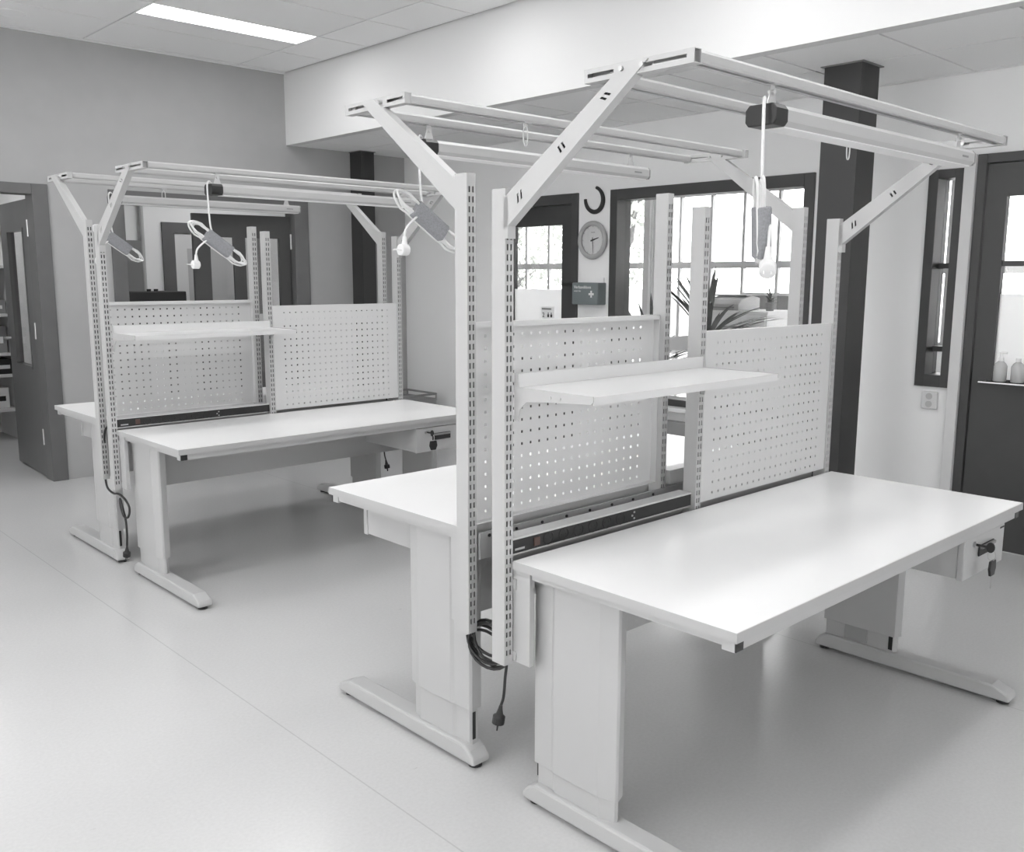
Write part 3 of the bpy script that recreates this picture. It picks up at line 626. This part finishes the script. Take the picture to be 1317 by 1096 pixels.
def bench(label, ox, oy, rot, h, tbl, legs, drawer_dx, dy, cord):
    if rot: root = thing('workbench', label, 'workbench', (ox+1.765, oy+W, 0), PI, 'height-adjustable workbenches')
    else: root = thing('workbench', label, 'workbench', (ox, oy, 0), 0, 'height-adjustable workbenches')
    up_ = (0, 0, h)
    t0, t1 = tbl
    tt = put('tabletop', MB().box(t0+0.002, t1-0.002, 0.002, D-0.002, -0.025, 0), 'laminate', root, up_)
    put('edge_band', MB().box(t0, t1, 0, 0.002, -0.025, -0.0006).box(t0, t1, D-0.002, D, -0.025, -0.0006).box(t0, t0+0.002, 0.002, D-0.002, -0.025, -0.0006).box(t1-0.002, t1, 0.002, D-0.002, -0.025, -0.0006), 'edge', tt)
    put('frame_rail', MB().box(t0+0.010, t1-0.010, 0.012, 0.045, -0.052, -0.0255), 'paint', root, up_)
    put('frame_rail', MB().box(t0+0.06, t1-0.06, 0.690, 0.728, -0.075, -0.0255), 'paint', root, up_)
    for x in (t0+0.010, t1-0.042):
        put('frame_rail', MB().box(x+0.006, x+0.030, 0.0455, 0.6695, -0.045, -0.0255), 'paint', root, up_)
        put('end_cap', MB().box(x+0.003, x+0.034, 0.0095, 0.012, -0.0525, -0.0285), 'black', root, up_)
    rb = put('rear_beam', MB().box(0.01, 1.755, 0.7925, 0.800, -0.085, -0.005), 'paint_dark', root, up_)
    for k in range(8): shared('rbb', 'bolt', lambda: MB().cyl((0,0.800,0), (0,0.803,0), 0.005, 8), 'black', rb, (0.95+0.11*k, 0, -0.017))
    for x in (0.30, 0.60): shared('rbb', 'bolt', lambda: None, 'black', rb, (x, 0, -0.017))
    put('modesty_panel', MB().box(legs[0]+0.06, legs[1]-0.006, 0.668, 0.676, -0.305, -0.0255), 'paint', root, up_)
    sd = (h - 0.61)
    for k, x in enumerate(legs):
        out = -1 if k == 0 else 1
        if rot: out = -out if False else out
        lg = put('leg', MB().prism(leg_profile(x, out), 'z', h-0.61, h-0.026), 'paint', root, bevel=0.0015)
        put('inner_column', MB().prism(leg_profile(x, out, 0.008), 'z', 0.06, h-0.60), 'paint', lg)
        put('adjuster_slot', MB().box(x+0.022, x+0.034, 0.6945, 0.6962, 0.085, h-0.62), 'black', lg)
        if out > 0:
            put('recess_shade', MB().box(x+0.0015, x+0.0045, 0.512, 0.606, 0.076, 0.150), 'paint_dark', lg)  # dark plate standing in for the shade of an open recess
            put('adjuster_slot', MB().box(x+0.0025, x+0.0045, 0.408, 0.424, 0.080, 0.155), 'black', lg)
        for y in (0.63, 0.42): shared('legbolt', 'bolt', lambda: MB().cyl((0,0,0), (0.003,0,0), 0.005, 8), 'steel', lg, (x-0.001 if out < 0 else x+0.0535, y, h-0.045))
        ft = shared('foot', 'foot', foot_mesh, 'paint', root, (x+0.0275, 0, 0), bevel=0.008)
        for y in (0.0, 0.70): shared('glide', 'glide', lambda: MB().cyl((0,0,0), (0,0,0.016), 0.022, 14), 'black', ft, (0, y, 0))
    for x in PX:
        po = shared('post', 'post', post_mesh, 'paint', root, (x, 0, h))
        shared('post_shade', 'slot_shade', lambda: MB().box(0.0022, PWX-0.0022, (PY0+PY1)/2-0.016, (PY0+PY1)/2+0.016, ZB+0.01, ZT_-0.001), 'black_matte', po)  # dark core added so the post slots look shaded inside
    for x, s in ((PX[0]+0.031, 0), (PX[2]-0.022, 1)):
        br = put('post_bracket', MB().box(x+0.004, x+0.022, 0.672, 0.752, -0.300, -0.026), 'paint', root, up_)
        put('bracket_clip', MB().box(x+0.0005, x+0.006, 0.725, 0.7375, -0.085, -0.055).box(x+0.0005, x+0.006, 0.725, 0.7375, -0.295, -0.270), 'paint', br)
    shared('panel', 'perforated_panel', panel_mesh, 'panel_paint_lit', root, up_)
    sh = shared('shelf', 'shelf', shelf_mesh, 'paint', root, up_)
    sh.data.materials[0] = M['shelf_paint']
    for x in (0.0105, 0.8765):
        b = shared(('brk', x), 'shelf_bracket', lambda: bracket_mesh(x), 'paint', sh)
    for y, z in ((0.60,0.472),(0.565,0.472)): shared('sscrew', 'screw', lambda: MB().cyl((0,0,0), (0.0015,0,0), 0.004, 8), 'steel', sh, (0.0093, y, z))
    for x, s in ((-0.030, 0), (1.7625, 1)):
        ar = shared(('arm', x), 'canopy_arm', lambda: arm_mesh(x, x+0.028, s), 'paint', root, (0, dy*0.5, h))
        shared(('arm_shade', x), 'slot_shade', lambda: MB().prism([(0.730,0.928),(0.730,0.968),(0.335,1.247),(0.292,1.247)], 'x', x+0.010, x+0.018), 'black_matte', ar)  # dark strip behind the arm slots, in place of shade inside
    for x in (-0.0265, 1.752):
        b = shared(('beam', x), 'canopy_beam', lambda: beam_mesh(x, x+0.026), 'paint', root, (0, dy, h))
        for y in (0.285, 0.345): shared('bbolt', 'bolt', lambda: MB().cyl((-0.010,0,0), (0.036,0,0), 0.006, 8), 'steel', b, (x, y, 1.252))
    for y in (0.168, 0.434): shared(('rail', y), 'canopy_rail', lambda: rail_mesh(y), 'paint', root, (0, dy, h))
    # drawer
    dx = drawer_dx
    dr = put('drawer', MB().box(1.345+dx, 1.685+dx, 0.040, 0.50, -0.188, -0.053), 'paint', root, up_, bevel=0.002)
    fr = put('drawer_front', MB().box(1.342+dx, 1.688+dx, 0.018, 0.0395, -0.192, -0.056), 'paint', dr, bevel=0.003)
    put('handle', MB().box(1.455+dx, 1.585+dx, 0.012, 0.0175, -0.130, -0.092), 'black_matte', dr, bevel=0.003)
    put('handle_lip', MB().box(1.460+dx, 1.580+dx, 0.004, 0.014, -0.104, -0.094), 'grey_mid', dr, bevel=0.002)
    put('lock', MB().cyl((1.415+dx, 0.010, -0.080), (1.415+dx, 0.0185, -0.080), 0.010, 14), 'steel', dr)
    put('name_mark', MB().box(1.645+dx, 1.680+dx, 0.0168, 0.0178, -0.070, -0.064), 'black_matte', dr)
    # socket strip
    ps = shared('strip', 'power_strip', strip_mesh, 'alu', root, up_)
    shared('stripf', 'face', lambda: MB().box(0.011, 0.863, 0.754, 0.757, 0.0105, 0.0495), 'black', ps)
    shared('stripe', 'end_plate', lambda: MB().box(0.0075, 0.010, 0.752, 0.806, 0.004, 0.057), 'black', ps)
    shared('switch', 'rocker_switch', lambda: MB().box(0.105, 0.128, 0.7510, 0.754, 0.018, 0.042), 'dark_switch', ps)
    def sock():
        mb = MB(); mb.tube([(0.020*math.cos(a), 0, 0.018*math.sin(a)) for a in [2*PI*k/24 for k in range(25)]], 0.0022, 6, False)
        return mb.cyl((-0.0095,0.001,0), (-0.0095,-0.0006,0), 0.003, 8).cyl((0.0095,0.001,0), (0.0095,-0.0006,0), 0.003, 8).box(-0.002, 0.002, -0.0014, 0.001, 0.013, 0.017)
    for k in range(6): shared('sock', 'socket', sock, 'black_matte', ps, (0.165+0.065*k, 0.7535, 0.030))
    for k in range(3): shared('led', 'indicator', lambda: MB().box(0, 0.007, 0.7525, 0.754, 0, 0.006), 'grey_light', ps, (0.545+(0.010 if k != 1 else 0), 0, 0.016+0.010*k))
    shared('smark', 'maker_mark', lambda: MB().box(0.030, 0.068, 0.7532, 0.754, 0.018, 0.024), 'grey_light', ps)
    cpath, loops, end, edir = cord
    mb = MB().tube(smoothpath(cpath, 5), 0.0058 if not loops else 0.0045, 7)
    put('power_cord', mb, 'black', ps, smooth=True)
    if loops:
        (cy, cz, ry, rz, n) = loops; lp = []
        for k in range(n*20+1):
            a = 2*PI*k/20; j = k/20
            lp.append((0.020+0.008*math.sin(j*2.3), cy+ry*(1-0.10*math.sin(j*3.1))*math.cos(a)+0.010*math.sin(1.7*j), cz+rz*(1-0.20*math.sin(j*1.9))*math.sin(a)+0.010*math.sin(2.6*j)))
        put('cord_coil', MB().tube(lp, 0.0048, 7), 'black', ps, smooth=True)
    put('mains_plug', plug_mb(end, edir), 'black', ps, smooth=False)
    return root
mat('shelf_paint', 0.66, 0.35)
# cords, heights relative to the table top
def cord_coiled(): return ([(0.012,0.800,0.02),(0.008,0.812,-0.02),(0.006,0.812,-0.20),(0.010,0.815,-0.245),(0.020,0.80,-0.27),(0.015,0.772,-0.31),(0.006,0.768,-0.36),(0.0,0.768,-0.415),(-0.004,0.775,-0.445)], (0.852, -0.288, 0.086, 0.060, 5), (-0.004, 0.775, -0.445), (-0.1, 0.12, -1))
def cord_looped(): return ([(0.012,0.815,0.02),(-0.006,0.880,-0.02),(-0.008,0.905,-0.16),(-0.010,0.910,-0.24),(-0.012,0.885,-0.315),(-0.014,0.80,-0.335),(-0.016,0.72,-0.325),(-0.018,0.635,-0.335),(-0.018,0.580,-0.37),(-0.018,0.600,-0.42),(-0.018,0.655,-0.430),(-0.018,0.690,-0.39),(-0.018,0.700,-0.345),(-0.016,0.670,-0.40),(-0.014,0.650,-0.45),(-0.016,0.640,-0.52),(-0.016,0.650,-0.585)], None, (-0.016, 0.650, -0.585), (0, 0.25, -1))
bench('workbench with keys hanging in its drawer lock, beside the freestanding column', 0, 0, 0, 0.7443, (0, 1.80), (0.047, 1.748), 0, 0, cord_coiled())
bench('workbench backing onto the one with keys, raised slightly higher than it', 0, 0, 1, 0.7958, (-0.03, 1.765), (-0.03, 1.663), -0.055, 0.035, cord_coiled())
bench('workbench nearest the ceiling lamp whose drawer faces the keyed workbench pair', -0.0117, 2.9033, 0, 0.7594, (0, 1.80), (0.047, 1.748), 0, 0, cord_looped())
bench('workbench facing the grey wall and its two doorways', -0.0117, 2.9033, 1, 0.7902, (-0.03, 1.765), (-0.03, 1.663), -0.055, 0.07, cord_coiled())

# ------------------------------------------------------------------ lamps hanging under the canopies
def lamp_body():
    p = [(-0.040,0.010),(-0.030,0.0),(0.030,0.0),(0.040,0.010),(0.040,0.036),(0.032,0.046),(-0.032,0.046),(-0.040,0.036)]
    return MB().prism(p, 'x', 0.055, 1.185)
def cap_mb(x0, x1, g=0.002):
    p = [(-0.040-g,0.008),(-0.034,-g),(0.034,-g),(0.040+g,0.008),(0.040+g,0.036),(0.032,0.046+g),(-0.032,0.046+g),(-0.040-g,0.036)]
    return MB().prism(p, 'x', x0, x1)
def hanger_mb():
    return MB().prism([(-0.020,0.046),(0.020,0.046),(0.012,0.072),(0.008,0.099),(-0.008,0.099),(-0.012,0.072)], 'y', -0.002, 0.002).box(-0.020, 0.020, -0.012, 0.012, 0.046, 0.049).cyl((0,-0.008,0.080), (0,0.008,0.080), 0.006, 10).box(-0.012, 0.012, -0.014, 0.014, 0.0965, 0.0990)
def stadium(c, u, v, L, wv, turns, r=0.0042):
    c, u, v = Vector(c), Vector(u).normalized(), Vector(v).normalized(); n = u.cross(v); pts = []
    for t_ in range(turns):
        l = L*(1-0.07*((t_*2) % 3)); ww = wv*(1-0.13*t_)
        for k in range(28):
            a = 2*PI*k/28; ca, sa = math.cos(a), math.sin(a)
            x = math.copysign(abs(ca)**0.8, ca)*l/2; y = sa*ww/2
            if abs(x) < 0.34*L: y *= 0.75
            pts.append(c + u*x + v*y + n*(0.006*(t_-turns/2)+0.004*math.sin(a)))
    pts.append(pts[0] + n*0.0); return pts
def wrap_mb(c, u, v, L, wv, th):
    c, u, v = Vector(c), Vector(u).normalized(), Vector(v).normalized(); n = u.cross(v); V = []; F = []; k = 16
    for s in (-0.5, -0.47, 0.47, 0.5):
        g = 1.0 if abs(s) < 0.49 else 0.93
        for j in range(k):
            a = 2*PI*j/k; ca, sa = math.cos(a), math.sin(a)
            V.append(c + u*L*s + v*math.copysign(abs(ca)**0.35, ca)*wv/2*g + n*math.copysign(abs(sa)**0.35, sa)*th/2*g)
    for i in range(3):
        for j in range(k): F.append((i*k+j, i*k+(j+1)%k, (i+1)*k+(j+1)%k, (i+1)*k+j))
    F += [tuple(range(k-1,-1,-1)), tuple(3*k+j for j in range(k))]
    return MB().add(V, F)
def flat_plug(p, d, side, k_=1.0):
    """angled white mains plug: cable along d into a round body, pins along side"""
    p, d, side = Vector(p), Vector(d).normalized(), Vector(side).normalized()
    mb = MB().tube([p, p+d*0.022*k_, p+d*0.034*k_], [0.006*k_, 0.009*k_, 0.012*k_], 10)
    c = p + d*0.045*k_; mb.tube([c-side*0.014*k_, c-side*0.010*k_, c+side*0.018*k_, c+side*0.020*k_], [0.014*k_, 0.019*k_, 0.019*k_, 0.016*k_], 16)
    for k in (-1, 1): mb.cyl(c+side*0.020+d*0.0095*k*0.2+side.cross(d)*0.0095*k, c+side*0.040+side.cross(d)*0.0095*k, 0.0024, 6)
    return mb
def lamp(label, x, y, z, style, hook2):
    t = thing('hanging_lamp', label, 'lamp', (x, y, z), 0, 'white bar lamps under the bench canopies')
    shared('lb', 'housing', lamp_body, 'lamp_paint', t)
    shared('ld', 'diffuser', lambda: MB().box(0.06, 1.18, -0.028, 0.028, -0.003, 0.0), 'card', t)
    shared('lc', 'end_cap', lambda: cap_mb(0.0, 0.0545), 'black', t, bevel=0.003)
    shared('lc2', 'end_cap', lambda: cap_mb(1.1855, 1.192, 0.0005), 'grey_mid', t)
    for hx in (0.045, hook2): shared('lh', 'hanger', hanger_mb, 'alu', t, (hx, 0, 0))
    shared('lmark', 'maker_mark', lambda: MB().box(1.09, 1.135, -0.0408, -0.0398, 0.019, 0.025), 'grey_mid', t)
    if style == 'diagonal':
        c = (0.025, -0.025, -0.222); u = (0.80, -0.10, -0.60); v = (0.60, 0.0, 0.80)
        path = smoothpath([(0.02,0,0.040),(0.004,-0.008,0.058),(-0.010,-0.014,0.045),(-0.012,-0.018,-0.02),(-0.010,-0.022,-0.12),(-0.004,-0.024,-0.165),(0.015,-0.022,-0.20)], 6)
        tail = smoothpath([(-0.02,-0.03,-0.200),(-0.055,-0.032,-0.225),(-0.082,-0.034,-0.250),(-0.090,-0.034,-0.275)], 6)
        wr = (c, u, v, 0.140, 0.060, 0.034); pl = ((-0.090,-0.034,-0.275), (0,0,-1), (-1,0,0.0))
        co_ = stadium(c, u, v, 0.315, 0.078, 4)
    else:
        c = (-0.005, -0.02, -0.250); u = (0.18, 0.05, -1.0); v = (0.62, 0.78, 0.10)
        path = smoothpath([(0.02,0,0.040),(0.004,-0.008,0.060),(-0.012,-0.016,0.046),(-0.016,-0.020,-0.04),(-0.016,-0.022,-0.14),(-0.012,-0.022,-0.20),(-0.008,-0.022,-0.25)], 6)
        tail = smoothpath([(-0.012,-0.045,-0.215),(-0.018,-0.050,-0.25),(-0.020,-0.050,-0.290)], 6)
        wr = (c, u, v, 0.120, 0.060, 0.036); pl = ((-0.020,-0.050,-0.284), (0.0,0,-1), (-0.8,-0.5,-0.45), 1.08)
        co_ = stadium((-0.008,-0.02,-0.222), u, v, 0.20, 0.062, 4)
    if ('cd', style) not in cache: cache[('cd', style)] = MB().tube(path, 0.0042, 7).tube(co_, 0.0042, 7, False).tube(tail, 0.0042, 7).mesh('lamp_cord', True)
    link('lamp_cord', cache[('cd', style)], 'cable_white', t)
    shared(('wr', style), 'velcro_wrap', lambda: wrap_mb(*wr), 'velcro', t)
    shared(('pl', style), 'plug', lambda: flat_plug(*pl), 'cable_white', t)
mat('lamp_paint', 0.48, 0.35)
LZ = 1.142
lamp('white bar lamp hanging over the workbench with keys, cord tied in a grey wrap', 0.268, 0.168, 0.7443+LZ, 'upright', 1.150)
lamp('white bar lamp on the canopy backing onto the keyed workbench', 0.262, W-0.168-0.035, 0.7958+LZ, 'diagonal', 1.110)
lamp('white bar lamp over the workbench nearest the ceiling lamp', 0.268, 2.9033+0.168, 0.7594+LZ, 'diagonal', 1.120)
lamp('white bar lamp over the workbench facing the grey wall', 0.29, 2.9033+W-0.168-0.07, 0.7902+LZ, 'diagonal', 1.110)
def spring_hook(label, x, y, zt):
    t = thing('spring_hook', label, 'hook', (x, y, zt), 0, 'wire hooks on the canopy rails')
    put('clip', MB().box(-0.016, 0.016, -0.014, 0.014, -0.003, 0).box(-0.006, 0.006, -0.003, 0.003, -0.014, -0.003), 'alu', t)
    put('loop', MB().tube(smoothpath([(0.0,0,-0.012),(0.008,0,-0.020),(0.010,0,-0.045),(0.007,0,-0.068),(0.0,0,-0.074),(-0.007,0,-0.068),(-0.010,0,-0.045),(-0.008,0,-0.020),(0.0,0,-0.012)], 4), 0.0022, 6), 'alu', t, smooth=True)
spring_hook('small wire hook on the rear rail above the workbench with keys', 1.213, 0.434, 0.7443+1.240)
spring_hook('small wire hook on the rear rail of the raised canopy', 0.505, W-0.434-0.035, 0.7958+1.240)
spring_hook('small wire hook on the rail above the workbench facing the grey wall', 0.60, 2.9033+W-0.168-0.07, 0.7902+1.240)
def keys(label, x, y, z):
    t = thing('key_bunch', label, 'keys', (x, y, z))
    put('key', MB().box(-0.001, 0.001, -0.045, 0.0, -0.003, 0.003).cyl((-0.002,-0.045,0), (0.002,-0.045,0), 0.013, 14), 'black', t)
    put('ring', MB().tube([(0.0, -0.050+0.012*math.cos(a), -0.018+0.014*math.sin(a)) for a in [2*PI*k/20 for k in range(21)]], 0.0014, 6, False), 'steel', t)
    put('key_tag', MB().prism([(-0.016,-0.030),(0.016,-0.030),(0.020,-0.050),(0.012,-0.068),(-0.012,-0.068),(-0.020,-0.050)], 'y', -0.058, -0.050), 'black', t, bevel=0.002)
    t.scale = (1.35, 1.0, 1.35)
    put('spare_key', MB().box(-0.002, 0.002, -0.055, -0.053, -0.100, -0.066), 'steel', t)
keys('black-headed keys with tag hanging from the drawer lock', 1.415, 0.010, 0.7443-0.080)
keys('single black-headed key in the drawer lock facing the keyed workbench pair', 1.403, 2.9133, 0.7594-0.080)
